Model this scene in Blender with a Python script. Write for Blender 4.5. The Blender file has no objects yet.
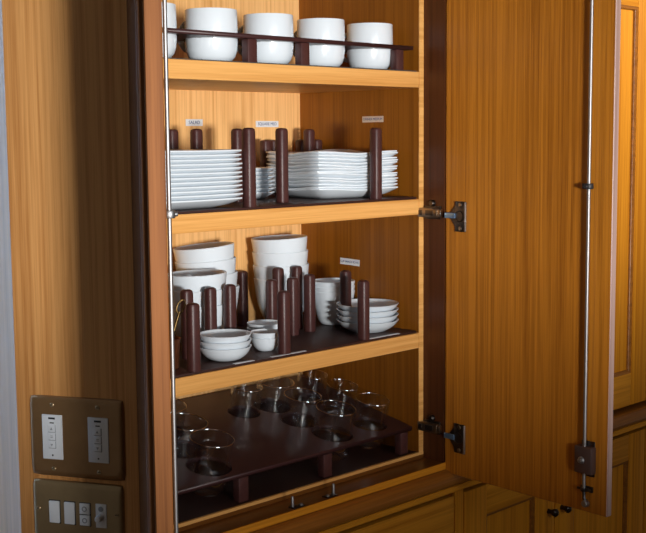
import bpy, bmesh, math, random
from mathutils import Vector, Matrix
random.seed(7)
S = bpy.context.scene
COL = S.collection
PI = math.pi

# ------------------------------------------------------------------ helpers
def link(o):
    COL.objects.link(o); return o

def thing(name, label, cat, loc=(0, 0, 0), rotz=0.0, group=None):
    o = link(bpy.data.objects.new(name, None))
    o.empty_display_size = .02
    o.location = loc; o.rotation_euler = (0, 0, rotz)
    o['label'] = label; o['category'] = cat
    if group: o['group'] = group
    return o

def tag(o, label, cat, group=None):
    o['label'] = label; o['category'] = cat
    if group: o['group'] = group
    return o

def obj(name, bm, mats, parent=None, smooth=True, loc=None, rotz=None):
    me = bpy.data.meshes.new(name)
    bmesh.ops.recalc_face_normals(bm, faces=bm.faces[:])
    bm.to_mesh(me); bm.free()
    if not isinstance(mats, (list, tuple)): mats = [mats]
    for m in mats: me.materials.append(m)
    if smooth:
        for p in me.polygons: p.use_smooth = True
        try: me.set_sharp_from_angle(angle=math.radians(38))
        except Exception: pass
    o = link(bpy.data.objects.new(name, me))
    if loc is not None: o.location = loc
    if rotz is not None: o.rotation_euler = (0, 0, rotz)
    if parent is not None: o.parent = parent
    return o

def struct(name, bm, mats, **k):
    o = obj(name, bm, mats, **k); o['kind'] = 'structure'; return o

def label_part(o, text):
    o['label'] = text; return o

def dup(root, loc, rotz=None, label=None, group=None, scale=None):
    r = root.copy(); COL.objects.link(r); r.location = loc
    if rotz is not None: r.rotation_euler = (0, 0, rotz)
    if label: r['label'] = label
    if group: r['group'] = group
    if scale: r.scale = scale
    for ch in list(root.children):
        c = ch.copy(); COL.objects.link(c); c.parent = r
        for g in list(ch.children):
            d = g.copy(); COL.objects.link(d); d.parent = c
    return r

def add_box(bm, x0, x1, y0, y1, z0, z1, bev=0.0, seg=2, mat=0, M=None):
    r = bmesh.ops.create_cube(bm, size=1.0)
    vs = r['verts']
    for v in vs:
        v.co = Vector((x0 + (v.co.x + .5) * (x1 - x0), y0 + (v.co.y + .5) * (y1 - y0), z0 + (v.co.z + .5) * (z1 - z0)))
    es = list({e for v in vs for e in v.link_edges})
    fs = list({f for v in vs for f in v.link_faces})
    for f in fs: f.material_index = mat
    if bev > 0:
        rr = bmesh.ops.bevel(bm, geom=es, offset=bev, segments=seg, profile=.5, affect='EDGES', material=-1)
        vs = list({v for f in rr['faces'] for v in f.verts} | {v for v in vs if v.is_valid})
        for f in {f for v in vs for f in v.link_faces}: f.material_index = mat
    if M is not None:
        bmesh.ops.transform(bm, matrix=M, verts=vs)
    return vs

def box(*a, **k):
    bm = bmesh.new(); add_box(bm, *a, **k); return bm

def add_rings(bm, rings, close_top=True, close_bot=True, mat=0):
    prev = None; first = None; last = None
    for ring in rings:
        vs = [bm.verts.new(p) for p in ring]
        if prev:
            n = len(vs)
            for i in range(n):
                f = bm.faces.new((prev[i], prev[(i + 1) % n], vs[(i + 1) % n], vs[i])); f.material_index = mat
        else: first = vs
        prev = vs
    if close_bot: bm.faces.new(first[::-1]).material_index = mat
    if close_top: bm.faces.new(prev).material_index = mat

def add_lathe(bm, prof, seg=40, c=(0, 0, 0), mat=0, close_bot=True, close_top=True, M=None):
    rings = []
    for r, z in prof:
        ring = []
        for i in range(seg):
            a = 2 * PI * i / seg
            p = Vector((c[0] + r * math.cos(a), c[1] + r * math.sin(a), c[2] + z))
            ring.append(M @ p if M is not None else p)
        rings.append(ring)
    add_rings(bm, rings, close_top, close_bot, mat)

def lathe(prof, seg=40, **k):
    bm = bmesh.new(); add_lathe(bm, prof, seg, **k); return bm

def add_tube(bm, pts, r, seg=10, mat=0, sx=1.0):
    pts = [Vector(p) for p in pts]
    rings = []
    up = None
    for i, p in enumerate(pts):
        t = (pts[min(i + 1, len(pts) - 1)] - pts[max(i - 1, 0)]).normalized()
        if up is None:
            up = Vector((0, 0, 1)) if abs(t.z) < .9 else Vector((1, 0, 0))
        a = t.cross(up)
        if a.length < 1e-4: a = t.cross(Vector((0, 1, 0)))
        a.normalize(); b = a.cross(t).normalized(); up = b
        rr = r[i] if isinstance(r, (list, tuple)) else r
        rings.append([p + a * (rr * sx * math.cos(2 * PI * k / seg)) + b * (rr * math.sin(2 * PI * k / seg)) for k in range(seg)])
    add_rings(bm, rings, mat=mat)

def sq_ring(hx, hy, z, n=40, e=6.0, lift=None):
    out = []
    for i in range(n):
        a = 2 * PI * i / n
        c, s = math.cos(a), math.sin(a)
        r = 1.0 / ((abs(c) ** e + abs(s) ** e) ** (1 / e))
        zz = z + (lift(a) if lift else 0)
        out.append(Vector((hx * r * c, hy * r * s, zz)))
    return out

def prism_x(poly, x0, x1, bm=None, mat=0):
    """poly: list of (y,z); extruded along x"""
    bm = bm or bmesh.new()
    a = [bm.verts.new((x0, y, z)) for y, z in poly]
    b = [bm.verts.new((x1, y, z)) for y, z in poly]
    n = len(poly)
    for i in range(n):
        bm.faces.new((a[i], a[(i + 1) % n], b[(i + 1) % n], b[i])).material_index = mat
    bm.faces.new(a[::-1]).material_index = mat; bm.faces.new(b).material_index = mat
    return bm

def board_mesh(name, outer, holes, z0, z1, mat, parent):
    cu = bpy.data.curves.new(name, 'CURVE'); cu.dimensions = '2D'; cu.fill_mode = 'BOTH'; cu.extrude = (z1 - z0) / 2
    for poly in [outer] + holes:
        sp = cu.splines.new('POLY'); sp.points.add(len(poly) - 1)
        for p, (x, y) in zip(sp.points, poly): p.co = (x, y, 0, 1)
        sp.use_cyclic_u = True
    tmp = bpy.data.objects.new('tmp', cu); COL.objects.link(tmp)
    bpy.context.view_layer.update()
    me = bpy.data.meshes.new_from_object(tmp.evaluated_get(bpy.context.evaluated_depsgraph_get()))
    bpy.data.objects.remove(tmp); bpy.data.curves.remove(cu)
    bm = bmesh.new(); bm.from_mesh(me); bpy.data.meshes.remove(me)
    bmesh.ops.remove_doubles(bm, verts=bm.verts[:], dist=1e-5)
    bmesh.ops.translate(bm, verts=bm.verts[:], vec=(0, 0, (z0 + z1) / 2))
    return obj(name, bm, mat, parent, smooth=False)

# ------------------------------------------------------------------ materials
def base(name):
    m = bpy.data.materials.new(name); m.use_nodes = True
    return m, m.node_tree.nodes, m.node_tree.links, m.node_tree.nodes['Principled BSDF']

def wood(name, dark, light, axis='z', rough=.38, coat=.1, seedv=0.0, fine=.5, cell=130, lo=.60, hi=1.08, spec=.25):
    m, N, L, P = base(name)
    tc = N.new('ShaderNodeTexCoord'); mp = N.new('ShaderNodeMapping')
    sc = {'x': (1.5, cell, cell), 'y': (cell, 1.5, cell), 'z': (cell, cell, 1.5)}[axis]
    mp.inputs['Scale'].default_value = sc
    mp.inputs['Location'].default_value = (seedv, seedv * 1.7, seedv * .6)
    L.new(tc.outputs['Object'], mp.inputs['Vector'])
    n1 = N.new('ShaderNodeTexNoise'); n1.inputs['Scale'].default_value = 1.0; n1.inputs['Detail'].default_value = 5; n1.inputs['Distortion'].default_value = .5
    L.new(mp.outputs['Vector'], n1.inputs['Vector'])
    mp2 = N.new('ShaderNodeMapping'); mp2.inputs['Scale'].default_value = tuple(v * (4 if v > 10 else 7) for v in sc)
    L.new(tc.outputs['Object'], mp2.inputs['Vector'])
    n2 = N.new('ShaderNodeTexNoise'); n2.inputs['Scale'].default_value = 1.0; n2.inputs['Detail'].default_value = 3
    L.new(mp2.outputs['Vector'], n2.inputs['Vector'])
    mp3 = N.new('ShaderNodeMapping'); mp3.inputs['Scale'].default_value = tuple(v * (.16 if v > 10 else .5) for v in sc)
    L.new(tc.outputs['Object'], mp3.inputs['Vector'])
    n3 = N.new('ShaderNodeTexNoise'); n3.inputs['Scale'].default_value = 1.0; n3.inputs['Detail'].default_value = 2
    L.new(mp3.outputs['Vector'], n3.inputs['Vector'])
    a = N.new('ShaderNodeMath'); a.operation = 'MULTIPLY_ADD'; a.inputs[1].default_value = fine
    L.new(n2.outputs['Fac'], a.inputs[0]); L.new(n1.outputs['Fac'], a.inputs[2])
    b = N.new('ShaderNodeMath'); b.operation = 'MULTIPLY_ADD'; b.inputs[1].default_value = .55
    L.new(n3.outputs['Fac'], b.inputs[0]); L.new(a.outputs[0], b.inputs[2])
    rp = N.new('ShaderNodeValToRGB')
    rp.color_ramp.elements[0].position = lo; rp.color_ramp.elements[0].color = (*dark, 1)
    rp.color_ramp.elements[1].position = hi; rp.color_ramp.elements[1].color = (*light, 1)
    sub = N.new('ShaderNodeMath'); sub.operation = 'SUBTRACT'; sub.inputs[1].default_value = .14 + (fine - .45) * .5
    L.new(b.outputs[0], sub.inputs[0]); L.new(sub.outputs[0], rp.inputs['Fac'])
    L.new(rp.outputs['Color'], P.inputs['Base Color'])
    P.inputs['Roughness'].default_value = rough
    P.inputs['Coat Weight'].default_value = coat; P.inputs['Coat Roughness'].default_value = .3; P.inputs['Specular IOR Level'].default_value = spec
    bp = N.new('ShaderNodeBump'); bp.inputs['Strength'].default_value = .08; bp.inputs['Distance'].default_value = .001
    L.new(a.outputs[0], bp.inputs['Height']); L.new(bp.outputs['Normal'], P.inputs['Normal'])
    return m

def plain(name, col, rough=.5, metal=0.0, coat=0.0, spec=.5, noise=0.0, nscale=120):
    m, N, L, P = base(name)
    P.inputs['Roughness'].default_value = rough; P.inputs['Metallic'].default_value = metal
    P.inputs['Coat Weight'].default_value = coat; P.inputs['Specular IOR Level'].default_value = spec
    if noise > 0:
        tc = N.new('ShaderNodeTexCoord'); n = N.new('ShaderNodeTexNoise'); n.inputs['Scale'].default_value = nscale; n.inputs['Detail'].default_value = 4
        L.new(tc.outputs['Object'], n.inputs['Vector'])
        mx = N.new('ShaderNodeMixRGB'); mx.inputs[1].default_value = (*[c * (1 - noise) for c in col], 1); mx.inputs[2].default_value = (*[min(1, c * (1 + noise)) for c in col], 1)
        L.new(n.outputs['Fac'], mx.inputs[0]); L.new(mx.outputs[0], P.inputs['Base Color'])
        bp = N.new('ShaderNodeBump'); bp.inputs['Strength'].default_value = .1; bp.inputs['Distance'].default_value = .0008
        L.new(n.outputs['Fac'], bp.inputs['Height']); L.new(bp.outputs['Normal'], P.inputs['Normal'])
    else:
        P.inputs['Base Color'].default_value = (*col, 1)
    return m

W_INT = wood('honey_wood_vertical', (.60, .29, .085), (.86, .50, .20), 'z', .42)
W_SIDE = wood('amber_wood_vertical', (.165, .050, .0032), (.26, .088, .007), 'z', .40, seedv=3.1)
W_EDGE = wood('shelf_edge_wood', (.60, .27, .065), (.80, .42, .13), 'x', .40, seedv=5.0)
W_DOOR = wood('door_veneer', (.25, .075, .0040), (.56, .210, .019), 'z', .42, seedv=8.3, lo=.56, hi=1.10, coat=.1, cell=165, fine=.5)
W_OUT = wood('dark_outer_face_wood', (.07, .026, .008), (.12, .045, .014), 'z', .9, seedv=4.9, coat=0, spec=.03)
W_SHEEN = wood('edge_wood_painted_gloss', (.36, .21, .17), (.50, .33, .28), 'z', .4, seedv=2.7)  # door edge lightened, its gloss reflection painted into the colour
GUIDEM = plain('black_guide_metal', (.030, .030, .034), .45, .3)
W_BEAD = wood('dark_moulding_wood', (.13, .050, .018), (.23, .095, .032), 'z', .65, seedv=4.4, coat=0, spec=.12)
W_RED = wood('reddish_edge_wood', (.20, .067, .017), (.32, .118, .033), 'z', .6, seedv=1.3, coat=0, spec=.2)
W_PANEL = wood('wall_veneer', (.44, .185, .050), (.66, .335, .115), 'z', .40, seedv=11.0)
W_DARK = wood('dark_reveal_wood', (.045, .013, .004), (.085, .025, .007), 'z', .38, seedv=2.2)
W_DARKX = wood('dark_sill_wood', (.105, .034, .006), (.17, .058, .010), 'x', .34, seedv=2.9)
W_LOW = wood('lower_cabinet_veneer', (.50, .17, .008), (.74, .29, .018), 'z', .6, seedv=6.6, coat=0, spec=.12)
W_LOWX = wood('lower_rail_wood', (.48, .165, .009), (.72, .29, .022), 'x', .6, seedv=7.7, coat=0, spec=.12)
W_NOSE = wood('nosing_wood', (.20, .068, .011), (.35, .128, .020), 'x', .30, seedv=9.2)
CHINA = plain('white_porcelain', (.74, .81, .87), .22, coat=.3)
LEATH = plain('dark_maroon_leather', (.062, .021, .019), .42, spec=.45, noise=.35, nscale=160)
LEATHD = plain('dark_brown_mat', (.040, .014, .011), .5, spec=.35, noise=.3, nscale=200)
RACKM = plain('dark_rack_board', (.050, .018, .018), .38, spec=.4, noise=.25, nscale=90)
STEEL = plain('brushed_steel', (.36, .355, .36), .48, 1.0)
NICKEL = plain('dark_nickel', (.085, .08, .085), .32, 1.0)
HINGED = plain('hinge_dark_metal', (.10, .085, .075), .35, 1.0)
HINGEB = plain('hinge_bronze_metal', (.30, .24, .18), .3, 1.0)
BLUEM = plain('blued_steel', (.22, .36, .58), .3, .8)
LOCKM = plain('brown_lock_metal', (.13, .085, .078), .38, .6)
BRASS = plain('antique_brass', (.31, .185, .088), .32, .7, noise=.12, nscale=60)
BRASS2 = plain('antique_brass_pale', (.35, .26, .145), .32, .7, noise=.12, nscale=60)
WHITEP = plain('white_plastic', (.72, .77, .84), .4)
WHITED = plain('grey_plastic_line', (.28, .31, .36), .5)
BLACKP = plain('black_print', (.015, .02, .03), .5)
DARKGAP = plain('dark_shadow_gap', (.012, .006, .004), .8)
PAPER = plain('label_paper', (.70, .72, .74), .6)
INK = plain('label_ink', (.05, .09, .22), .6)
COPPER = plain('copper', (.45, .16, .07), .35, .9)
GOLD = plain('aged_gold_metal', (.14, .09, .035), .4, 1.0)
KNOBM = plain('dark_knob_metal', (.035, .022, .016), .3, .6)
PLASTER = plain('wall_plaster', (.30, .24, .19), .8, noise=.06, nscale=30)
FLOORM = wood('floor_boards', (.10, .045, .018), (.17, .08, .03), 'x', .45, seedv=12.0)

def glass_mat(rim=False):
    m, N, L, P = base('clear_glass_rim' if rim else 'clear_glass')
    N.remove(P); out = N['Material Output']
    tr = N.new('ShaderNodeBsdfTransparent'); tr.inputs[0].default_value = (.93, .95, .97, 1)
    gl = N.new('ShaderNodeBsdfGlossy'); gl.inputs['Color'].default_value = (1, 1, 1, 1); gl.inputs['Roughness'].default_value = .03
    fw = N.new('ShaderNodeLayerWeight'); fw.inputs['Blend'].default_value = .5
    pw = N.new('ShaderNodeMath'); pw.operation = 'POWER'; pw.inputs[1].default_value = 4
    lw = N.new('ShaderNodeMath'); lw.operation = 'MULTIPLY_ADD'; lw.inputs[1].default_value = .5 if rim else .75; lw.inputs[2].default_value = .5 if rim else .19
    L.new(fw.outputs['Facing'], pw.inputs[0]); L.new(pw.outputs[0], lw.inputs[0])
    mx = N.new('ShaderNodeMixShader')
    L.new(lw.outputs[0], mx.inputs[0]); L.new(tr.outputs[0], mx.inputs[1]); L.new(gl.outputs[0], mx.inputs[2]); L.new(mx.outputs[0], out.inputs[0])
    return m
GLASS = glass_mat(); GLASS_RIM = glass_mat(True)

def curtain_mat():
    m, N, L, P = base('pale_curtain_cloth')
    tc = N.new('ShaderNodeTexCoord'); mp = N.new('ShaderNodeMapping'); mp.inputs['Scale'].default_value = (400, 400, 400)
    w = N.new('ShaderNodeTexNoise'); w.inputs['Scale'].default_value = 1
    L.new(tc.outputs['Object'], mp.inputs[0]); L.new(mp.outputs[0], w.inputs['Vector'])
    mx = N.new('ShaderNodeMixRGB'); mx.inputs[1].default_value = (.50, .62, .76, 1); mx.inputs[2].default_value = (.68, .80, .93, 1)
    L.new(w.outputs['Fac'], mx.inputs[0]); L.new(mx.outputs[0], P.inputs['Base Color'])
    P.inputs['Roughness'].default_value = .9
    tl = N.new('ShaderNodeBsdfTranslucent'); L.new(mx.outputs[0], tl.inputs[0])
    ms = N.new('ShaderNodeMixShader'); ms.inputs[0].default_value = .5
    L.new(P.outputs[0], ms.inputs[1]); L.new(tl.outputs[0], ms.inputs[2]); L.new(ms.outputs[0], N['Material Output'].inputs[0])
    return m
CLOTH = curtain_mat()

# ------------------------------------------------------------------ key dimensions (metres)
Z1, Z2, Z3, Z0 = .7146, .4826, .2326, .004     # tops of the shelves and the cabinet bottom
TH = .029                                      # shelf thickness
XL, XR, DEP = -.66, 0.0, .3144                 # inside left, inside right, inside depth
TOP = .985
RX = .012                                      # reveal plane right of the opening
FY = -.050                                     # front plane of the case

# ------------------------------------------------------------------ setting
def room():
    struct('floor', box(-3.2, 2.2, -4.6, 1.4, -.92, -.90), FLOORM)
    struct('wall_back', box(-.68, 2.2, .36, .42, -.90, 1.6), PLASTER)
    # curved veneered end wall to the left of the cabinet, with the switch plates
    d = Vector((-math.sin(math.radians(28)), math.cos(math.radians(28)), 0)); n = Vector((-d.y, d.x, 0))
    P0 = Vector((-.668, -.05, 0))
    pts = [P0 + d * s for s in (0, .05, .10, .15, .19, .209)]
    pts += [P0 + d * .215 - n * .006, P0 + d * .217 - n * .015]
    pts += [Vector((-.70, .30, 0)), Vector((-.685, .36, 0)), Vector((-.672, .36, 0)), Vector((-.672, -.045, 0))]
    bm = bmesh.new()
    a = [bm.verts.new((p.x, p.y, -.90)) for p in pts]; b = [bm.verts.new((p.x, p.y, 1.6)) for p in pts]
    k = len(pts)
    for i in range(k): bm.faces.new((a[i], a[(i + 1) % k], b[(i + 1) % k], b[i]))
    bm.faces.new(a[::-1]); bm.faces.new(b)
    struct('wall_left', bm, W_PANEL)
    # slim raised joint strips of the veneer
    # unseen wall added to shade the lower cabinets, with an opening for the lamps
    bm = bmesh.new()
    for x0, x1, z0, z1 in ((-3.2, 2.2, -.90, .325), (-3.2, 2.2, 1.50, 1.9), (-3.2, -2.6, .325, 1.50), (.4, 2.2, .325, 1.50)):
        add_box(bm, x0, x1, -2.34, -2.20, z0, z1)
    struct('wall_light_blocker', bm, PLASTER)
    struct('wall_far', box(-2.6, -.55, 1.25, 1.30, -.90, 1.6), PLASTER)
    return P0, d, n
P0, PD, PN = room()
# horizontal rounded nosing and lip under the upper cabinets
def nosing():
    poly = [(FY + .03, -.020)]
    cy, cz, r = FY - .006, -.0385, .0165
    for i in range(13):
        a = PI / 2 + PI * i / 12
        poly.append((cy + r * math.cos(a) * 1.1, cz + r * math.sin(a)))
    poly += [(FY - .010, -.0555), (FY - .010, -.0665), (FY + .03, -.0665)]
    bm = prism_x(poly, -.66, 1.10)
    struct('trim_1', bm, W_NOSE)
    poly = [(FY - .012, -.0557), (FY - .014, -.058), (FY - .014, -.065), (FY - .012, -.0672), (FY - .0095, -.0672), (FY - .0095, -.0557)]
    struct('trim_2', prism_x(poly, -.66, 1.10), W_LOWX)
nosing()

# ------------------------------------------------------------------ curtain
def curtain():
    bm = bmesh.new(); n = 120; nz = 14
    A = Vector((-1.25, .72)); B = Vector((-.535, .50))
    dd = (B - A); ln = dd.length; dd.normalize(); nn = Vector((-dd.y, dd.x))
    grid = []
    for j in range(nz + 1):
        z = -.86 + 2.30 * j / nz
        row = []
        for i in range(n + 1):
            t = i / n
            off = .026 * math.sin(t * 95) + .012 * math.sin(t * 31 + 1.0 + z * .3) + .006 * math.sin(t * 120 + z)
            p = A + dd * (t * ln) + nn * off
            row.append(bm.verts.new((p.x, p.y, z)))
        grid.append(row)
    for j in range(nz):
        for i in range(n):
            bm.faces.new((grid[j][i], grid[j][i + 1], grid[j + 1][i + 1], grid[j + 1][i]))
    o = obj('curtain', bm, CLOTH)
    tag(o, 'pale blue-white curtain hanging in folds at the far left edge', 'curtain')
curtain()

# ------------------------------------------------------------------ the open cabinet
CAB = thing('storage_cabinet', 'tall honey-coloured wooden cupboard with both doors open and crockery inside', 'cabinet', (0, 0, 0))
obj('back_panel', box(XL - .008, XR + .012, DEP, DEP + .012, Z0 - .02, TOP), W_INT, CAB)
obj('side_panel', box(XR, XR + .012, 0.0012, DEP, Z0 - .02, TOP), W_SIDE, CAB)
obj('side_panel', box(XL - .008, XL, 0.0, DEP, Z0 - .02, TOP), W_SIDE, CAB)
obj('edge_strip', box(XR, RX, -.0005, .0012, Z0 - .012, TOP), W_EDGE, CAB)
obj('top_panel', box(XL - .008, RX + .03, FY, DEP + .012, TOP, TOP + .02), W_SIDE, CAB)
obj('bottom_panel', box(XL, XR, .004, DEP, Z0 - .010, Z0 - .0005), LEATHD, CAB)
obj('edge_strip', box(XL, RX, -.001, .004, Z0 - .0055, Z0), W_EDGE, CAB)
obj('sill_riser', box(XL, RX, -.0008, .0035, -.0085, Z0 - .0056), W_DARKX, CAB)
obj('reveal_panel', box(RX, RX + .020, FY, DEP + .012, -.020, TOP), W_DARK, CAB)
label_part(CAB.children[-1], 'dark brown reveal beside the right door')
obj('reveal_panel', box(XL - .0075, XL - .0005, FY + .002, -.0012, -.020, TOP), W_DARK, CAB)
sill = bmesh.new()
add_box(sill, XL, RX, FY, -.0015, -.020, -.0085)
obj('sill', sill, W_DARKX, CAB)
obj('sill_edge', box(XL, RX + .02, FY - .004, FY, -.0215, -.0083, bev=.0012), W_LOWX, CAB)
for z in (Z1, Z2, Z3):
    s = obj('shelf', box(XL, XR, 0.0, DEP, z - TH, z, bev=.0009, seg=1), W_EDGE, CAB)
# small catches on the sill that the rods lock into
def catch(x, y, flip):
    bm = bmesh.new()
    add_box(bm, x - .013, x + .013, y - .007, y + .007, -.0085, -.0065, bev=.0006)
    add_lathe(bm, [(.0026, 0), (.0026, .016), (.0019, .0178)], 14, c=(x - flip * .009, y + .001, -.0067), mat=1)
    add_lathe(bm, [(.0036, 0), (.0036, .002), (.0018, .0034)], 14, c=(x + flip * .008, y - .002, -.0067), mat=1)
    obj('catch', bm, [NICKEL, STEEL], CAB)
catch(-.360, -.0425, 1); catch(-.281, -.0415, -1)

# door: local frame, hinge line at origin, x along the width toward the free edge, +y is the inner side
def door(name, hinge, ang, L, t, thick_label, ZB, ZT, mirror, edge_mat, bracket_z):
    """ang: direction (world) of the door from its hinge; inner side = mirror * left of that direction"""
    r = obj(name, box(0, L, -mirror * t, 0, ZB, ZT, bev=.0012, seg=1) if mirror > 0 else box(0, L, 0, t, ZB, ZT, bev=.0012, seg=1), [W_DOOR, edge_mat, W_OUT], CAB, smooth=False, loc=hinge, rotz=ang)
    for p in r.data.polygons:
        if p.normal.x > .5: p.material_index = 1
        if p.normal.y * mirror < -.5: p.material_index = 2
    s = mirror
    off = .0085 if s < 0 else .0062
    rx = L - .040
    # rod
    bm = bmesh.new()
    add_tube(bm, [(rx, s * off, .016), (rx, s * off, .5), (rx, s * off, ZT - .01)], .0030 if s < 0 else .0026, 12)
    obj('locking_rod', bm, STEEL, r)
    # guides
    for zz in bracket_z:
        bm = bmesh.new()
        add_box(bm, rx - .0175, rx + .0035, min(0, s * .0030), max(0, s * .0030), zz - .0045, zz + .0045, bev=.0008)
        add_lathe(bm, [(.0066, 0), (.0072, .001), (.0072, .008), (.0066, .009)], 16, c=(rx, s * off, zz - .0045))
        M = Matrix.Translation((rx, s * (off + .003), zz)) @ Matrix.Rotation(-s * PI / 2, 4, 'X')
        add_lathe(bm, [(.0028, 0), (.0028, .006), (.002, .007)], 12, M=M)
        obj('rod_guide', bm, GUIDEM if s < 0 else STEEL, r)
    # lock case near the lower end
    z0, z1 = .041, .087
    bm = bmesh.new()
    add_box(bm, rx - .016, rx + .018, min(s * .0005, s * .0150), max(s * .0005, s * .0150), z0, z1, bev=.002)
    add_box(bm, rx - .010, rx + .016, min(0, s * .0035), max(0, s * .0035), z0 - .006, z1 + .008, bev=.0016, mat=1)
    M = Matrix.Translation((rx - .001, s * .015, (z0 + z1) / 2)) @ Matrix.Rotation(-s * PI / 2, 4, 'X')
    add_lathe(bm, [(.0062, 0), (.0062, .0015), (.0045, .003), (.0040, .0060), (.0015, .0070)], 20, M=M, mat=2)
    obj('lock_case', bm, [LOCKM, NICKEL, STEEL], r)
    # end fork with roller
    bm = bmesh.new()
    add_box(bm, rx - .011, rx + .013, min(0, s * .003), max(0, s * .003), .008, .018, bev=.001)
    add_lathe(bm, [(.0052, 0), (.0058, .001), (.0058, .0045), (.004, .006)], 16, c=(rx, s * off, .010))
    add_box(bm, rx - .013, rx + .013, s * .0085 - .002, s * .0085 + .002, .012, .016, bev=.0008)
    add_tube(bm, [(rx, s * off, .012), (rx + .001, s * off, -.002), (rx + .004, s * off, -.008)], .003, 10)
    M = Matrix.Translation((rx + .004, s * (off - .004), -.010)) @ Matrix.Rotation(-s * PI / 2, 4, 'X')
    add_lathe(bm, [(.0045, 0), (.0060, .001), (.0060, .008), (.0045, .0095)], 18, M=M, mat=1)
    obj('rod_roller', bm, [NICKEL, STEEL], r)
    return r

def hinge_cups(r, zs, s):
    def bx(bm, x0, x1, a, b, z0, z1, **k): add_box(bm, x0, x1, min(s * a, s * b), max(s * a, s * b), z0, z1, **k)
    for z in zs:
        bm = bmesh.new()
        bx(bm, .025, .050, .0003, .0030, z - .030, z + .025, bev=.0010)
        bx(bm, .0485, .0515, .0004, .0046, z - .029, z + .024, bev=.0008, mat=3)
        M = Matrix.Translation((.036, s * .0028, z - .002)) @ Matrix.Rotation(-s * PI / 2, 4, 'X')
        add_lathe(bm, [(.0105, 0), (.0105, .0015), (.009, .0022), (.0085, .0010)], 22, M=M)
        for dz in (-.024, .019):
            M = Matrix.Translation((.038, s * .0028, z + dz)) @ Matrix.Rotation(-s * PI / 2, 4, 'X')
            add_lathe(bm, [(.0042, 0), (.0042, .0008), (.003, .0018)], 14, M=M, mat=1)
        # tapered ears toward the neck
        poly = [(.014, -.006), (.026, -.022), (.026, .018), (.014, .004)]
        a = [bm.verts.new((x, s * .0004, z + q)) for x, q in poly]; b = [bm.verts.new((x, s * .0026, z + q)) for x, q in poly]
        for k in range(4): bm.faces.new((a[k], a[(k + 1) % 4], b[(k + 1) % 4], b[k]))
        bm.faces.new(a[::-1]); bm.faces.new(b)
        bx(bm, .004, .028, .0035, .0075, z - .006, z + .004, bev=.001, mat=2)
        obj('hinge_cup', bm, [HINGED, HINGEB, BLUEM, STEEL], r)

def hinge_arms(zs, side):
    # arms screwed to the reveal of the case; side +1 = right reveal
    for z in zs:
        bm = bmesh.new()
        x1 = RX - .0004 if side > 0 else XL + .0002
        def bx(a, b, y0, y1, z0, z1, **k):
            xa, xb = (x1 - b, x1 - a) if side > 0 else (x1 + a, x1 + b)
            add_box(bm, xa, xb, y0, y1, z0, z1, **k)
        bx(0, .004, -.044, -.006, z - .012, z + .012, bev=.001)
        bx(.003, .013, -.043, .003, z - .0085, z + .0085, bev=.0015, mat=1)
        bx(.0125, .0136, -.034, -.016, z - .0048, z + .0048, bev=.0004)
        bx(.0125, .0138, -.008, .000, z - .0045, z + .0045, bev=.0004)
        bx(.004, .0115, -.050, -.040, z - .0070, z + .0070, bev=.001, mat=1)
        M = Matrix.Translation((x1 - side * .000, -.024, z + .017)) @ Matrix.Rotation(-side * PI / 2, 4, 'Y')
        add_lathe(bm, [(.0060, 0), (.0060, .005), (.0045, .007)], 18, M=M)
        obj('hinge_arm', bm, [HINGED, HINGEB], CAB)

DOOR_R_A = math.atan2(-math.cos(.0627), -math.sin(.0627))
rd = door('door', (RX + .002, -.0513, 0), DOOR_R_A, .3597, .0135, '', -.0271, .98, -1, W_SHEEN, (.515,))
label_part(rd, 'right door of honey veneer with a steel locking rod, swung open')
hinge_cups(rd, (.4555, .0465), -1); hinge_arms((.458, .0555), 1)
LD_A = math.atan2(-0.3542 + .0518, -0.8524 + .657)
ld = door('door', (-.657, -.0518, 0), LD_A, .36, .0205, '', -.0271, .98, 1, W_RED, (.510,))
label_part(ld, 'left door seen along its reddish free edge, with a steel rod')
hinge_cups(ld, (.4555, .0465), 1); hinge_arms((.458, .0555), -1)
# raised beads along the outer face of the left door by its free edge
for x0, w, h in ((.36 - .030, .012, .006), (.36 - .050, .014, .010)):
    bm = bmesh.new()
    add_tube(bm, [(x0 + w / 2, -.0200, -.0260), (x0 + w / 2, -.0200, .5), (x0 + w / 2, -.0200, .979)], w / 2, 14, sx=1.0)
    obj('moulding', bm, W_BEAD, ld)

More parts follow.
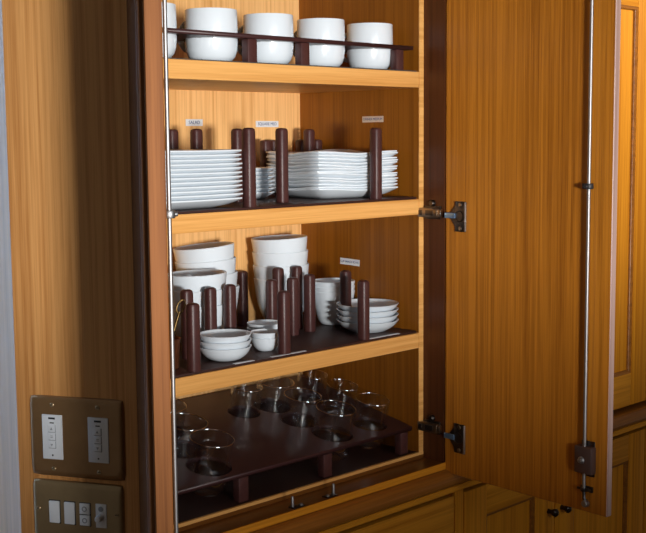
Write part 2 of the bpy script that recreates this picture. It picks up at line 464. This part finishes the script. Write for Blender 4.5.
# ------------------------------------------------------------------ cabinets beside and below
def panel_door(name, parent, x0, x1, z0, z1, st, rt, rb, yf, mat, matx, knob=None, t=.020):
    """frame-and-panel door on the plane y = yf (front)"""
    d = obj(name, box(x0 + st - .004, x1 - st + .004, yf + .009, yf + t - .002, z0 + rb - .004, z1 - rt + .004), mat, parent)
    obj('stile', box(x0, x0 + st, yf, yf + t, z0, z1, bev=.0012), mat, d)
    obj('stile', box(x1 - st, x1, yf, yf + t, z0, z1, bev=.0012), mat, d)
    obj('rail', box(x0 + st, x1 - st, yf + .0004, yf + t, z0, z0 + rb, bev=.0008), matx, d)
    obj('rail', box(x0 + st, x1 - st, yf + .0004, yf + t, z1 - rt, z1, bev=.0008), matx, d)
    bm = bmesh.new(); rings = []
    a0, a1, c0, c1 = x0 + st, x1 - st, z0 + rb, z1 - rt
    for ins, y in ((0, yf + .0015), (.002, yf + .0022), (.005, yf + .0030), (.0072, yf + .0055), (.0075, yf + .0095)):
        rings.append([Vector((a0 + ins, y, c0 + ins)), Vector((a1 - ins, y, c0 + ins)), Vector((a1 - ins, y, c1 - ins)), Vector((a0 + ins, y, c1 - ins))])
    add_rings(bm, rings, False, False)
    obj('bead', bm, W_NOSE, d)
    if knob:
        M = Matrix.Translation((knob[0], yf, knob[1])) @ Matrix.Rotation(PI / 2, 4, 'X')
        bm = bmesh.new()
        add_lathe(bm, [(.0055, 0), (.0045, .006), (.0060, .010), (.0085, .015), (.0085, .019), (.0055, .0225), (.001, .0235)], 22, M=M)
        obj('knob', bm, KNOBM, d)
    return d

UP = thing('wall_cabinet', 'closed panelled wall cupboard at the right edge behind the open door', 'cabinet', (0, 0, 0))
obj('carcass', box(.034, 1.10, FY + .022, .35, -.014, 1.0), W_SIDE, UP)
panel_door('door', UP, .036, .378, -.012, .985, .066, .110, .074, FY - .0015, W_LOW, W_LOWX)
panel_door('door', UP, .381, .745, -.012, .985, .066, .110, .074, FY - .0015, W_LOW, W_LOWX)
panel_door('door', UP, .748, 1.095, -.012, .985, .066, .110, .074, FY - .0015, W_LOW, W_LOWX)
LO = thing('base_cabinet', 'low panelled wooden cupboard with dark round knobs under the open right door', 'cabinet', (0, 0, -.90))
def low(o):
    o.parent = LO; o.matrix_parent_inverse = Matrix.Translation((0, 0, .90))
low(obj('carcass', box(.046, 1.10, FY + .024, .35, -.90, -.069), DARKGAP))
low(obj('face_post', box(.046, .070, FY - .0015, FY + .0235, -.90, -.0685, bev=.001), W_LOW))
for x0, x1, kn in ((.074, .378, (.356, -.183)), (.382, .745, (.404, -.186)), (.748, 1.095, None)):
    low(panel_door('door', None, x0, x1, -.86, -.0795, .070, .060, .08, FY - .002, W_LOW, W_LOWX, kn))
DR = thing('drawer_cabinet', 'low wooden cabinet front directly below the open cupboard', 'cabinet', (0, 0, -.90))
def drw(o):
    o.parent = DR; o.matrix_parent_inverse = Matrix.Translation((0, 0, .90))
drw(obj('carcass', box(-.66, .0445, FY + .024, .35, -.90, -.069), DARKGAP))
drw(panel_door('door', None, -.655, -.309, -.86, -.0795, .070, .060, .08, FY - .002, W_LOW, W_LOWX, None))
drw(obj('drawer_front', box(-.305, .042, FY - .002, FY + .018, -.285, -.0795, bev=.0015), W_LOWX))
drw(obj('drawer_front', box(-.305, .042, FY - .002, FY + .018, -.56, -.289, bev=.0015), W_LOWX))
drw(obj('drawer_front', box(-.305, .042, FY - .002, FY + .018, -.86, -.564, bev=.0015), W_LOWX))

# ------------------------------------------------------------------ switch plates on the wall
def on_panel(s, z):
    return P0 + PD * s + Vector((0, 0, z))
PROT = math.atan2(-PD.y, -PD.x)      # local x runs toward the cabinet, local -y faces the room
def plate_bm(hw, hh, th=.007):
    bm = bmesh.new()
    rings = []
    for k, (ins, dy) in enumerate(((0, 0), (0, .0020), (.0016, .0042), (.0042, .0060), (.0072, .0068), (.009, th))):
        ring = sq_ring(hw - ins, hh - ins, 0, 56, 26)
        rings.append([Vector((p.x, -dy, p.y)) for p in ring])
    add_rings(bm, rings)
    return bm
def screw(parent, x, z, y=-.007):
    M = Matrix.Translation((x, y + .0006, z)) @ Matrix.Rotation(PI / 2, 4, 'X')
    bm = bmesh.new(); add_lathe(bm, [(.0034, 0), (.0034, .0010), (.0026, .0016), (.0008, .0012)], 16, M=M)
    add_box(bm, x - .0027, x + .0027, y - .0011, y - .0009, z - .0004, z + .0004, mat=1)
    obj('screw', bm, [BRASS2, BLACKP], parent)

def keypad_plate():
    c = on_panel(.1085, .161)
    t = thing('switch_plate', 'large brass wall plate with two white keypads, upper of the two plates', 'switch', c, PROT)
    t['label'] = 'large square brass wall plate holding two white keypads'
    obj('plate', plate_bm(.0765, .0605), BRASS, t)
    for sx in (-.0375, .0375):
        for sz in (-.048, .048): screw(t, sx, sz)
        k = obj('keypad', box(sx - .0165, sx + .0165, -.0088, -.0062, -.0335, .0335, bev=.0008), WHITEP, t)
        obj('print', box(sx - .0055, sx + .0055, -.0092, -.0088, .0268, .0296), BLACKP, k)
        obj('print', box(sx - .0035, sx + .0035, -.0090, -.0087, .0205, .0222), BLACKP, k)
        obj('indicator', box(sx - .0012, sx + .0012, -.0091, -.0088, -.0285, -.0262), BLACKP, k)
        for i, z in enumerate((.0125, .0005, -.0115)):
            bm = bmesh.new()
            add_box(bm, sx - .0062, sx + .0062, -.0094, -.0088, z - .0056, z + .0056, bev=.0003, mat=1)
            add_box(bm, sx - .0062, sx + .0052, -.0101, -.0088, z - .0046, z + .0056, bev=.0003)
            if i == 1:
                add_box(bm, sx - .002, sx + .002, -.0104, -.0101, z - .0014, z - .0004, mat=1); add_box(bm, sx - .002, sx + .002, -.0104, -.0101, z + .0010, z + .002, mat=1)
            else:
                sg = 1 if i == 0 else -1
                vs = [bm.verts.new((sx + a, -.0103, z + sg * b)) for a, b in ((-.0026, -.0016), (.0020, -.0016), (-.0003, .0024))]
                bm.faces.new(vs).material_index = 1
            obj('button', bm, [WHITEP, WHITED], k)
keypad_plate()

def rocker_plate():
    c = on_panel(.1100, .0475)
    t = thing('switch_plate', 'low brass wall plate with white rocker switches and a small knob', 'switch', c, PROT)
    obj('plate', plate_bm(.0745, .0470), BRASS2, t)
    screw(t, -.0635, .003); screw(t, .065, .003)
    for sx in (-.0365, -.0115):
        bm = bmesh.new()
        add_box(bm, sx - .0095, sx + .0095, -.0075, -.006, -.0180, .0180, bev=.0006, mat=1)
        vs = add_box(bm, sx - .0083, sx + .0083, -.0105, -.0065, -.0165, .0168, bev=.0012)
        obj('rocker', bm, [WHITEP, BLACKP], t)
    sx = .0138
    bm = bmesh.new()
    add_box(bm, sx - .0092, sx + .0092, -.0075, -.006, -.0180, .0180, bev=.0006, mat=1)
    for z0, z1 in ((-.0165, -.0008), (.0008, .0168)):
        add_box(bm, sx - .0083, sx + .0083, -.0100, -.0065, z0, z1, bev=.0008)
        M = Matrix.Translation((sx, -.0100, (z0 + z1) / 2)) @ Matrix.Rotation(PI / 2, 4, 'X')
        add_lathe(bm, [(.0026, 0), (.0040, 0), (.0040, .0004), (.0026, .0004)], 20, M=M, mat=2, close_bot=False, close_top=False)
    label_part(obj('rocker', bm, [WHITEP, BLACKP, WHITED], t), 'split rocker with two small rings')
    sx = .0400
    bm = bmesh.new()
    add_box(bm, sx - .0088, sx + .0088, -.0085, -.006, -.0180, .0180, bev=.0006)
    M = Matrix.Translation((sx, -.0085, .0105)) @ Matrix.Rotation(PI / 2, 4, 'X')
    add_lathe(bm, [(.0040, 0), (.0040, .0006), (.001, .0008)], 20, M=M, mat=1)
    k = obj('dimmer', bm, [WHITEP, WHITED], t)
    bm = bmesh.new()
    M = Matrix.Translation((sx, -.0085, -.0015)) @ Matrix.Rotation(PI / 2, 4, 'X')
    add_lathe(bm, [(.0052, 0), (.0050, .010), (.0042, .0125), (.001, .013)], 20, M=M)
    obj('knob', bm, WHITEP, k)
rocker_plate()

# ------------------------------------------------------------------ boards with pegs
def peg_bm(h, w=.0095):
    bm = bmesh.new()
    rings = [sq_ring(w * .97, w * .97, 0, 24, 3.2), sq_ring(w, w, .002, 24, 3.2), sq_ring(w, w, h - .006, 24, 3.2), sq_ring(w * .90, w * .90, h - .0022, 24, 3.0), sq_ring(w * .62, w * .62, h - .0004, 24, 2.8), sq_ring(w * .2, w * .2, h, 24, 2.4)]
    add_rings(bm, rings)
    return bm
def peg_board(z, label, pegs, h):
    t = thing('peg_board', label, 'plate rack', (0, 0, z))
    obj('base_board', box(XL + .002, XR - .003, .003, DEP - .003, 0, .0038, bev=.0008), LEATHD, t)
    cache = {}
    for x, y, hh in pegs:
        p = obj('peg', peg_bm(hh), LEATH, t, loc=(x, y, .0036), rotz=random.uniform(-.06, .06))
    return t
MAT = .0038
peg_board(Z2 + .0002, 'dark maroon pegged board holding the square plates on the middle shelf', [
    (-.4045, .0135, .127), (-.2889, .060, .127), (-.1030, .0135, .127), (-.384, .238, .127), (-.380, .176, .127), (-.314, .146, .127),
    (-.143, .262, .107), (-.1056, .280, .107), (-.026, .286, .107), (-.048, .240, .127), (-.017, .250, .107)], .13)
peg_board(Z3 + .0002, 'dark maroon pegged board holding the bowls on the lower shelf', [
    (-.5263, .012, .107), (-.332, .0135, .107), (-.137, .0135, .107),
    (-.4684, .100, .1150), (-.4188, .100, .1140), (-.3761, .100, .1150), (-.1815, .291, .107),
    (-.2365, .1474, .107), (-.1910, .1400, .107), (-.1413, .1470, .108), (-.0775, .115, .112), (-.1836, .187, .121), (-.1379, .185, .1205)], .107)

# ------------------------------------------------------------------ plates
def plate_bm2(s, wav=.0, seed=0):
    rnd = random.Random(seed)
    bm = bmesh.new(); n = 64
    ph = [rnd.uniform(0, 2 * PI) for _ in range(3)]; am = [rnd.uniform(.3, 1) for _ in range(3)]
    def lift(k):
        def f(a):
            return k * (wav * (1 - math.cos(4 * a)) * .5 * 1.0 + wav * .45 * sum(am[i] * math.sin((i + 1) * a + ph[i]) for i in range(3)) * .6)
        return f
    R = lambda q, z, k, e: sq_ring(s * q, s * q, z, n, e * 1.6, lift(k))
    rings = [R(.60, 0, 0, 5), R(.66, .0002, .0, 5), R(.84, .0052, .45, 6), R(.965, .0112, .9, 7), R(1.0, .0135, 1, 7.5), R(1.0, .0155, 1, 7.5), R(.985, .0160, 1, 7.5), R(.80, .0085, .45, 6), R(.62, .0040, .0, 5), R(.1, .0036, 0, 4)]
    add_rings(bm, rings)
    return bm
def square_stack(x, y, z, rot, s, n, pitch, wav, label, top_label, bot_label, group, jit):
    protos = []
    names = ['second', 'third', 'fourth', 'fifth', 'sixth', 'seventh', 'eighth', 'ninth', 'tenth', 'eleventh', 'twelfth', 'thirteenth', 'fourteenth', 'fifteenth']
    for i in range(n):
        k = n - 1 - i         # counted from the top
        lab = top_label if k == 0 else (bot_label if i == 0 else label % names[k - 1])
        me = plate_bm2(s, wav, seed=i + int(1000 * abs(x)))
        o = obj('square_plate', me, CHINA, None, loc=(x + random.uniform(-jit, jit), y + random.uniform(-jit, jit), z + i * pitch), rotz=rot + random.uniform(-.012, .012))
        tag(o, lab, 'plate', group)
square_stack(-.5135, .1085, Z2 + .0042, 0, .100, 12, .0069, .0004,
    'white square plate in the left stack, %s from the top', 'topmost white square plate of the left stack', 'lowest white square plate of the left stack', 'square plates in the left stack', .0012)
square_stack(-.1010, .1275, Z2 + .0042, -.19, .0925, 13, .0055, .0042,
    'white wavy-edged square plate in the right stack, %s from the top', 'topmost white wavy-edged square plate of the right stack', 'lowest white wavy-edged square plate of the right stack', 'square plates in the right stack', .0012)
def round_plates():
    prof = [(.024, 0), (.027, .0003), (.038, .005), (.0485, .0110), (.050, .0122), (.0495, .0135), (.040, .0080), (.027, .0035), (.002, .0032)]
    names = ['topmost', 'second', 'third', 'fourth', 'fifth', 'sixth', 'seventh']
    first = None
    for i in range(7):
        lab = 'small round white plate between the two square stacks, ' + (names[6 - i] if i == 6 else names[6 - i] + ' from the top')
        loc = (-.2445 + random.uniform(-.001, .001), .200 + random.uniform(-.001, .001), Z2 + .0042 + i * .0072)
        if first is None:
            first = obj('round_plate', lathe(prof, 48), CHINA, None, loc=loc); tag(first, lab, 'plate', 'small round plates at the back')
        else: dup(first, loc, label=lab)
round_plates()

# ------------------------------------------------------------------ bowls
def bowl_prof(R, h, foot, t=.0022, shape=0):
    f = foot / R
    if shape == 0:      # deep, gently tapering
        C = [(f + .05, .025), (.56, .07), (.67, .16), (.77, .28), (.85, .42), (.905, .56), (.945, .72), (.98, .88), (1, .985)]
    elif shape == 1:    # conical with rounded base
        C = [(f + .06, .04), (.74, .12), (.80, .28), (.85, .45), (.90, .62), (.95, .80), (1, .985)]
    else:               # shallow dish
        C = [(f + .06, .04), (.62, .13), (.735, .27), (.835, .46), (.915, .67), (.97, .87), (1, .975)]
    out = [(foot * .9, 0), (foot, .0004)] + [(R * a, h * b) for a, b in C]
    inn = [(R - t * .4, h), (R - t * .9, h * .985)] + [(max(R * a - t, .002), h * b + t * .5) for a, b in C[::-1][1:]]
    return out + inn + [(foot * .6, h * .05 + t), (.001, h * .05 + t * .9)]
def bowl_stack(name, prof, x, y, n, pitch, labels, cat, group, z0=Z3 + .0042, tilt=0.0, tdir=0.0, only_top=False):
    first = None
    for i in range(n):
        loc = (x, y, z0 + i * pitch)
        if first is None:
            first = obj(name, lathe(prof, 56), CHINA, None, loc=loc); o = tag(first, labels[i], cat, group)
        else: o = dup(first, loc, label=labels[i])
        if tilt and i > 0:
            k = tilt * (i / (n - 1))
            # tilted slightly about a horizontal axis
            o.rotation_euler = Matrix.Rotation(k, 3, Vector((math.cos(tdir), math.sin(tdir), 0))).to_euler()
            o.rotation_euler.z += 0
deep = bowl_prof(.0545, .092, .023)
VIEW = math.atan2(.80, .60)
bowl_stack('deep_bowl', deep, -.1190, .2465, 4, .0259, [
    'deep white bowl at the bottom of the tall back-centre stack', 'deep white bowl third from the top of the tall back-centre stack',
    'deep white bowl second from the top of the tall back-centre stack', 'deep white bowl topping the tall back-centre stack'], 'bowl', 'deep bowls in the back centre stack', tilt=-.045, tdir=VIEW)
bowl_stack('deep_bowl', bowl_prof(.0560, .092, .023), -.2990, .2490, 4, .0247, [
    'deep white bowl at the bottom of the back-left stack', 'deep white bowl third from the top of the back-left stack',
    'deep white bowl second from the top of the back-left stack', 'deep white bowl on top of the back-left stack'], 'bowl', 'deep bowls in the back left stack', tilt=-.09, tdir=VIEW)
deep2 = bowl_prof(.0520, .078, .022)
bowl_stack('deep_bowl', deep2, -.3914, .165, 3, .0262, [
    'deep white bowl at the bottom of the front-left tall stack behind pegs', 'deep white bowl in the middle of the front-left tall stack behind pegs',
    'deep white bowl on top of the front-left tall stack behind pegs'], 'bowl', 'deep bowls in the front left stack', tilt=-.03, tdir=VIEW)
mid = bowl_prof(.0415, .066, .024, shape=1)
bowl_stack('tapered_bowl', mid, -.0475, .176, 3, .0095, [
    'tapered white bowl at the bottom of the stack by the right wall', 'tapered white bowl in the middle of the stack by the right wall',
    'tapered white bowl on top of the stack by the right wall'], 'bowl', 'tapered bowls by the right wall')
shal = bowl_prof(.0585, .022, .030, shape=2)
bowl_stack('shallow_bowl', shal, -.0650, .0705, 4, .0103, [
    'shallow white bowl at the bottom of the front-right stack', 'shallow white bowl third from the top of the front-right stack',
    'shallow white bowl second from the top of the front-right stack', 'shallow white bowl on top of the front-right stack'], 'bowl', 'shallow bowls at the front right')
shal2 = bowl_prof(.0438, .0235, .020, shape=2)
bowl_stack('shallow_bowl', shal2, -.4335, .0465, 3, .0102, [
    'small shallow white dish at the bottom of the front-left stack', 'small shallow white dish in the middle of the front-left stack',
    'small shallow white dish on top of the front-left stack'], 'bowl', 'shallow dishes at the front left')
dip = bowl_prof(.0262, .024, .012, t=.0018, shape=2)
bowl_stack('dip_bowl', dip, -.3318, .060, 2, .0092, [
    'tiny white dipping bowl under another in the front pair', 'tiny white dipping bowl on top of the front pair'], 'bowl', 'tiny bowls in the front pair')
dip2 = bowl_prof(.0325, .0275, .014, t=.0018, shape=2)
bowl_stack('dip_bowl', dip2, -.2790, .1190, 2, .0085, [
    'small white dipping bowl underneath in the rear pair', 'small white dipping bowl on top of the rear pair'], 'bowl', 'small dipping bowls in the rear pair')

# copper pot with utensils at the left end of the lower shelf
def copper_pot():
    c = (-.5480, .062, Z3 + .0042)
    o = obj('copper_cup', lathe([(.022, 0), (.0245, .001), (.0275, .046), (.029, .048), (.0275, .0485), (.026, .046), (.0235, .004), (.002, .0035)], 40), COPPER, None, loc=c)
    tag(o, 'small copper cup standing at the left end of the bowl shelf', 'cup')
    labs = ['brass-handled utensil leaning right out of the copper cup', 'brass utensil leaning back in the copper cup']
    for (dx, dy, dz), lab in zip(((.030, -.006, .088), (.016, .022, .092)), labs):
        bm = bmesh.new()
        add_tube(bm, [(-.010, .0, .006), (dx * .5, dy * .5, dz * .5), (dx, dy, dz)], .0022, 10)
        n = 10; pts = []
        ax = Vector((dx, dy, dz)).normalized()
        side = Vector((.6, -.8, 0)).cross(ax).normalized() if False else Vector((-.77, .64, 0)) * -1
        cc = Vector((dx, dy, dz)) + ax * .008
        loop = [cc + ax * (.011 * math.cos(2 * PI * k / 18)) + side * (.006 * math.sin(2 * PI * k / 18)) for k in range(19)]
        add_tube(bm, loop, .0016, 8)
        o = obj('utensil', bm, GOLD, None, loc=c); tag(o, lab, 'utensil', 'utensils in the copper cup')
copper_pot()

# ------------------------------------------------------------------ mugs in their rack
def mug_rack():
    t = thing('mug_rack', 'dark maroon raised rack board around the white mugs on the top shelf', 'rack', (0, 0, Z1))
    xs = [-.560, -.4375, -.3145, -.1910, -.0655]
    R = .0452; cy = .062; HA = math.radians(100)
    holes = []
    for cx in xs:
        pl = []
        for k in range(90):
            a = 2 * PI * k / 90
            q = math.cos(a - HA)
            rr = R
            if q > 0 and abs(math.sin(a - HA)) * .071 < .0105: rr = min(.0715, .0715)
            pl.append((cx + rr * math.cos(a), cy + rr * math.sin(a)))
        holes.append(pl[::-1])
    board_mesh('board', [(-.652, .004), (-.012, .004), (-.012, .150), (-.652, .150)], holes, .0385, .0455, RACKM, t)
    for x in (-.3995, -.2825, -.0455):
        obj('post', box(x - .0100, x + .0100, .006, .022, .0, .0384, bev=.002), LEATH, t)
    for x in (-.60, -.378, -.13):
        obj('post', box(x - .0100, x + .0100, .128, .146, .0, .0384, bev=.002), LEATH, t)
    prof = [(.024, 0), (.0255, .0006), (.0320, .0030), (.0375, .0090), (.0405, .0180), (.0418, .030), (.0420, .050), (.0415, .0815), (.0410, .0828), (.0398, .0826), (.0392, .080), (.0392, .030), (.036, .014), (.026, .006), (.001, .005)]
    first = None
    labs = ['white mug at the far left of the top shelf, half hidden by the door edge', 'white mug on the top shelf, second from the left', 'white mug on the top shelf, middle of the row',
            'white mug on the top shelf, second from the right', 'white mug at the right end of the top shelf']
    mat = obj('mug_mat', box(-.65, -.006, .0015, .150, 0, .0012), plain('grey_mat', (.05, .055, .055), .8), None, loc=(0, 0, Z1 + .0002))
    tag(mat, 'thin dark grey mat lying under the white mugs on the top shelf', 'mat')
    for i, cx in enumerate(xs):
        loc = (cx, cy, Z1 + .0018)
        if first is None:
            first = thing('mug', labs[0], 'mug', loc, math.radians(100), 'white mugs in the rack')
            obj('body', lathe(prof, 56), CHINA, first)
            bm = bmesh.new()
            pts = []
            for k in range(15):
                a = -PI / 2 + PI * k / 14
                pts.append((.0385 + .026 * math.cos(a) ** .8 if math.cos(a) > 0 else .0385, 0, .044 + .024 * math.sin(a) + (.0 if a > 0 else -.0)))
            add_tube(bm, pts, .0042, 10, sx=1.5)
            obj('handle', bm, CHINA, first)
        else: dup(first, loc, math.radians(100 + random.uniform(-6, 6)), labs[i])
mug_rack()

# ------------------------------------------------------------------ drinking glasses in their rack
def glass_bm(prof, r, h):
    bm = bmesh.new()
    add_lathe(bm, prof[:6], 56, close_bot=True, close_top=False)
    add_lathe(bm, [(r, h - .0014), (r + .0006, h - .0007), (r + .0003, h), (r - .0006, h), (r - .0009, h - .0007), (r - .0004, h - .0014)], 56, close_bot=False, close_top=False, mat=1)
    return bm
def glass_rack():
    t = thing('glass_rack', 'dark raised board with round openings for glasses on the cabinet floor', 'rack', (0, 0, Z0))
    TA = math.atan(.2)
    G = [(-.465, .055, .0365, .090), (-.461, .127, .0365, .090), (-.446, .203, .0365, .090), (-.185, .205, .035, .090), (-.187, .130, .0345, .090),
         (-.175, .056, .0365, .090), (-.077, .056, .0320, .090), (-.0800, .131, .030, .092), (-.0930, .199, .029, .092), (-.257, .205, .029, .092)]
    y0 = .008; zt = .0496
    holes = [[(x + (r + .0018) * math.cos(-2 * PI * k / 56), (y - y0) / math.cos(TA) + (r + .0018) * math.sin(-2 * PI * k / 56)) for k in range(56)] for x, y, r, h in G]
    b = board_mesh('board', [(-.652, 0), (-.010, 0), (-.010, .302), (-.652, .302)], holes, -.0075, 0, RACKM, t)
    b.location = (0, y0, zt); b.rotation_euler = (TA, 0, 0)
    for x in (-.6245, -.429, -.2335, -.030):
        obj('leg', box(x - .0105, x + .0105, .010, .026, .0002, .0415, bev=.0015), LEATH, t)
    for x in (-.62, -.32, -.02):
        obj('leg', box(x - .0085, x + .0085, .286, .300, .0002, .0965, bev=.0015), LEATH, t)
    obj('shade_board', box(-.652, -.006, .3085, .3125, .0002, .103), RACKM, t)  # added dark sheet, keeps the view through the rack holes black
    labs = ['clear tumbler nearest the front at the left of the glass rack', 'clear tumbler behind the front left one, partly behind the steel rod', 'clear tumbler farthest back at the left, mostly behind the steel rod',
            'clear tumbler at the back middle of the glass rack', 'clear tumbler in the middle row between the front and back ones', 'large clear tumbler at the front middle of the glass rack',
            'clear tumbler at the front right by the side wall', 'tall clear glass in the middle of the right side', 'tall clear glass in the back right corner', 'tall clear glass at the back left of the centre group']
    for (x, y, r, h), lab in zip(G, labs):
        prof = [(.001, .004), (r * .80, .004), (r * .90, .0015), (r * .955, .005), (r * .975, h * .4), (r, h - .0012), (r + .0005, h - .0004), (r, h), (r - .0007, h - .0006), (r - .0005, h - .0016)]
        o = obj('drinking_glass' if h < .105 else 'tall_glass', glass_bm(prof, r, h), [GLASS, GLASS_RIM], None, loc=(x, y + math.sin(TA) * .040, Z0 + zt + .2 * (y - y0) - math.cos(TA) * .040))
        o.rotation_euler = (TA, 0, 0)
        tag(o, lab, 'glass', 'glasses in the dark rack')
glass_rack()

# ------------------------------------------------------------------ adhesive labels
def sticker(name, c, rot, w, h, text, label, ink, paper, tsize):
    o = obj(name, box(-w / 2, w / 2, -.0006, 0, -h / 2, h / 2), paper, None, loc=c)
    o.rotation_euler = rot
    tag(o, label, 'label')
    if text:
        cu = bpy.data.curves.new('lettering', 'FONT'); cu.body = text; cu.size = tsize; cu.align_x = 'CENTER'; cu.align_y = 'CENTER'; cu.extrude = .0001
        cu.materials.append(ink)
        tmp = bpy.data.objects.new('tmp', cu); COL.objects.link(tmp); bpy.context.view_layer.update()
        me = bpy.data.meshes.new_from_object(tmp.evaluated_get(bpy.context.evaluated_depsgraph_get()))
        bpy.data.objects.remove(tmp); me.name = 'lettering'
        t = link(bpy.data.objects.new('lettering', me)); t.parent = o
        t.rotation_euler = (PI / 2, 0, 0); t.location = (0, -.0008, 0)
    return o
PAPER2 = plain('tan_label_paper', (.62, .50, .40), .6)
sticker('shelf_label', (-.2735, DEP - .0003, .6262), (0, 0, 0), .040, .0125, 'SALAD', 'small white label reading SALAD on the back of the cupboard', INK, PAPER, .0088)
sticker('shelf_label', (-.0905, DEP - .0003, .6240), (0, 0, 0), .060, .0120, 'SQUARE MED', 'wider white label on the cupboard back beside the inside corner', INK, PAPER, .0082)
sticker('shelf_label', (-.0003, .1147, .6305), (0, 0, -PI / 2), .054, .0115, 'DINNER MEDIUM', 'narrow tan label on the right side wall above the square plates', INK, PAPER2, .0064)
sticker('shelf_label', (-.0003, .1772, .3535), (0, .03, -PI / 2), .052, .0125, 'CUP SNACK BOWL', 'narrow white label on the right side wall above the shallow bowls', INK, PAPER, .0058)
for xa, xb, lab in ((-.449, -.407, 'short pale tape label on the shelf edge under the small dishes'), (-.368, -.290, 'long pale tape label on the shelf edge in front of the middle peg'), (-.130, -.050, 'pale tape label on the shelf edge below the right stack of bowls')):
    o = obj('tape_label', box(xa, xb, .0032, .0100, Z3 + .0042, Z3 + .0048), PAPER, None); tag(o, lab, 'label', 'tape labels on the bowl shelf edge')

# ------------------------------------------------------------------ camera
yaw, pit, rol, f = .7848, -.1095, -.0081, 1170.58
F = Vector((math.sin(yaw) * math.cos(pit), math.cos(yaw) * math.cos(pit), math.sin(pit)))
R = Vector((math.cos(yaw), -math.sin(yaw), 0)); U = R.cross(F)
R2 = R * math.cos(rol) + U * math.sin(rol); U2 = -R * math.sin(rol) + U * math.cos(rol)
cam = bpy.data.cameras.new('camera'); co = link(bpy.data.objects.new('camera', cam))
co.matrix_world = Matrix(((R2.x, U2.x, -F.x, -1.6532), (R2.y, U2.y, -F.y, -1.4028), (R2.z, U2.z, -F.z, .5962), (0, 0, 0, 1)))
cam.sensor_fit = 'HORIZONTAL'; cam.sensor_width = 36; cam.lens = f / 646 * 36
cam.clip_start = .05; cam.clip_end = 50
S.camera = co

# ------------------------------------------------------------------ light
def area(name, loc, target, sx, sy, power, col, spread=PI):
    l = bpy.data.lights.new(name, 'AREA'); l.shape = 'RECTANGLE'; l.size = sx; l.size_y = sy; l.energy = power; l.color = col; l.spread = spread
    o = link(bpy.data.objects.new(name, l)); o.location = loc
    o.rotation_euler = (Vector(target) - Vector(loc)).to_track_quat('-Z', 'Y').to_euler()
    return o
area('window_light', (-.33 - 1.70, -3.60, .44), (-.33, 0, .56), .40, .32, 24.5, (1.0, .97, .93), math.radians(70))
area('far_window_light', (-.9, 1.15, .5), (-.75, .6, .4), .9, 1.6, 48, (.74, .87, 1.0))
area('side_room_light', (1.7, -1.9, 1.5), (.68, 0, 1.0), .25, .25, 3, (1.0, .92, .80), math.radians(40))
area('reflection_light', (-1.0, -3.9, 1.05), (-.4, 0, .4), 1.1, 1.1, 8.5, (.84, .92, 1.0), math.radians(120))  # added cool lamp, gives the drinking glasses something bright to reflect
W = bpy.data.worlds.new('world'); S.world = W; W.use_nodes = True
bg = W.node_tree.nodes['Background']; bg.inputs['Color'].default_value = (1.0, .90, .79, 1); bg.inputs['Strength'].default_value = .12
S.view_settings.view_transform = 'Standard'; S.view_settings.look = 'None'
S.view_settings.exposure = 0; S.view_settings.gamma = 1
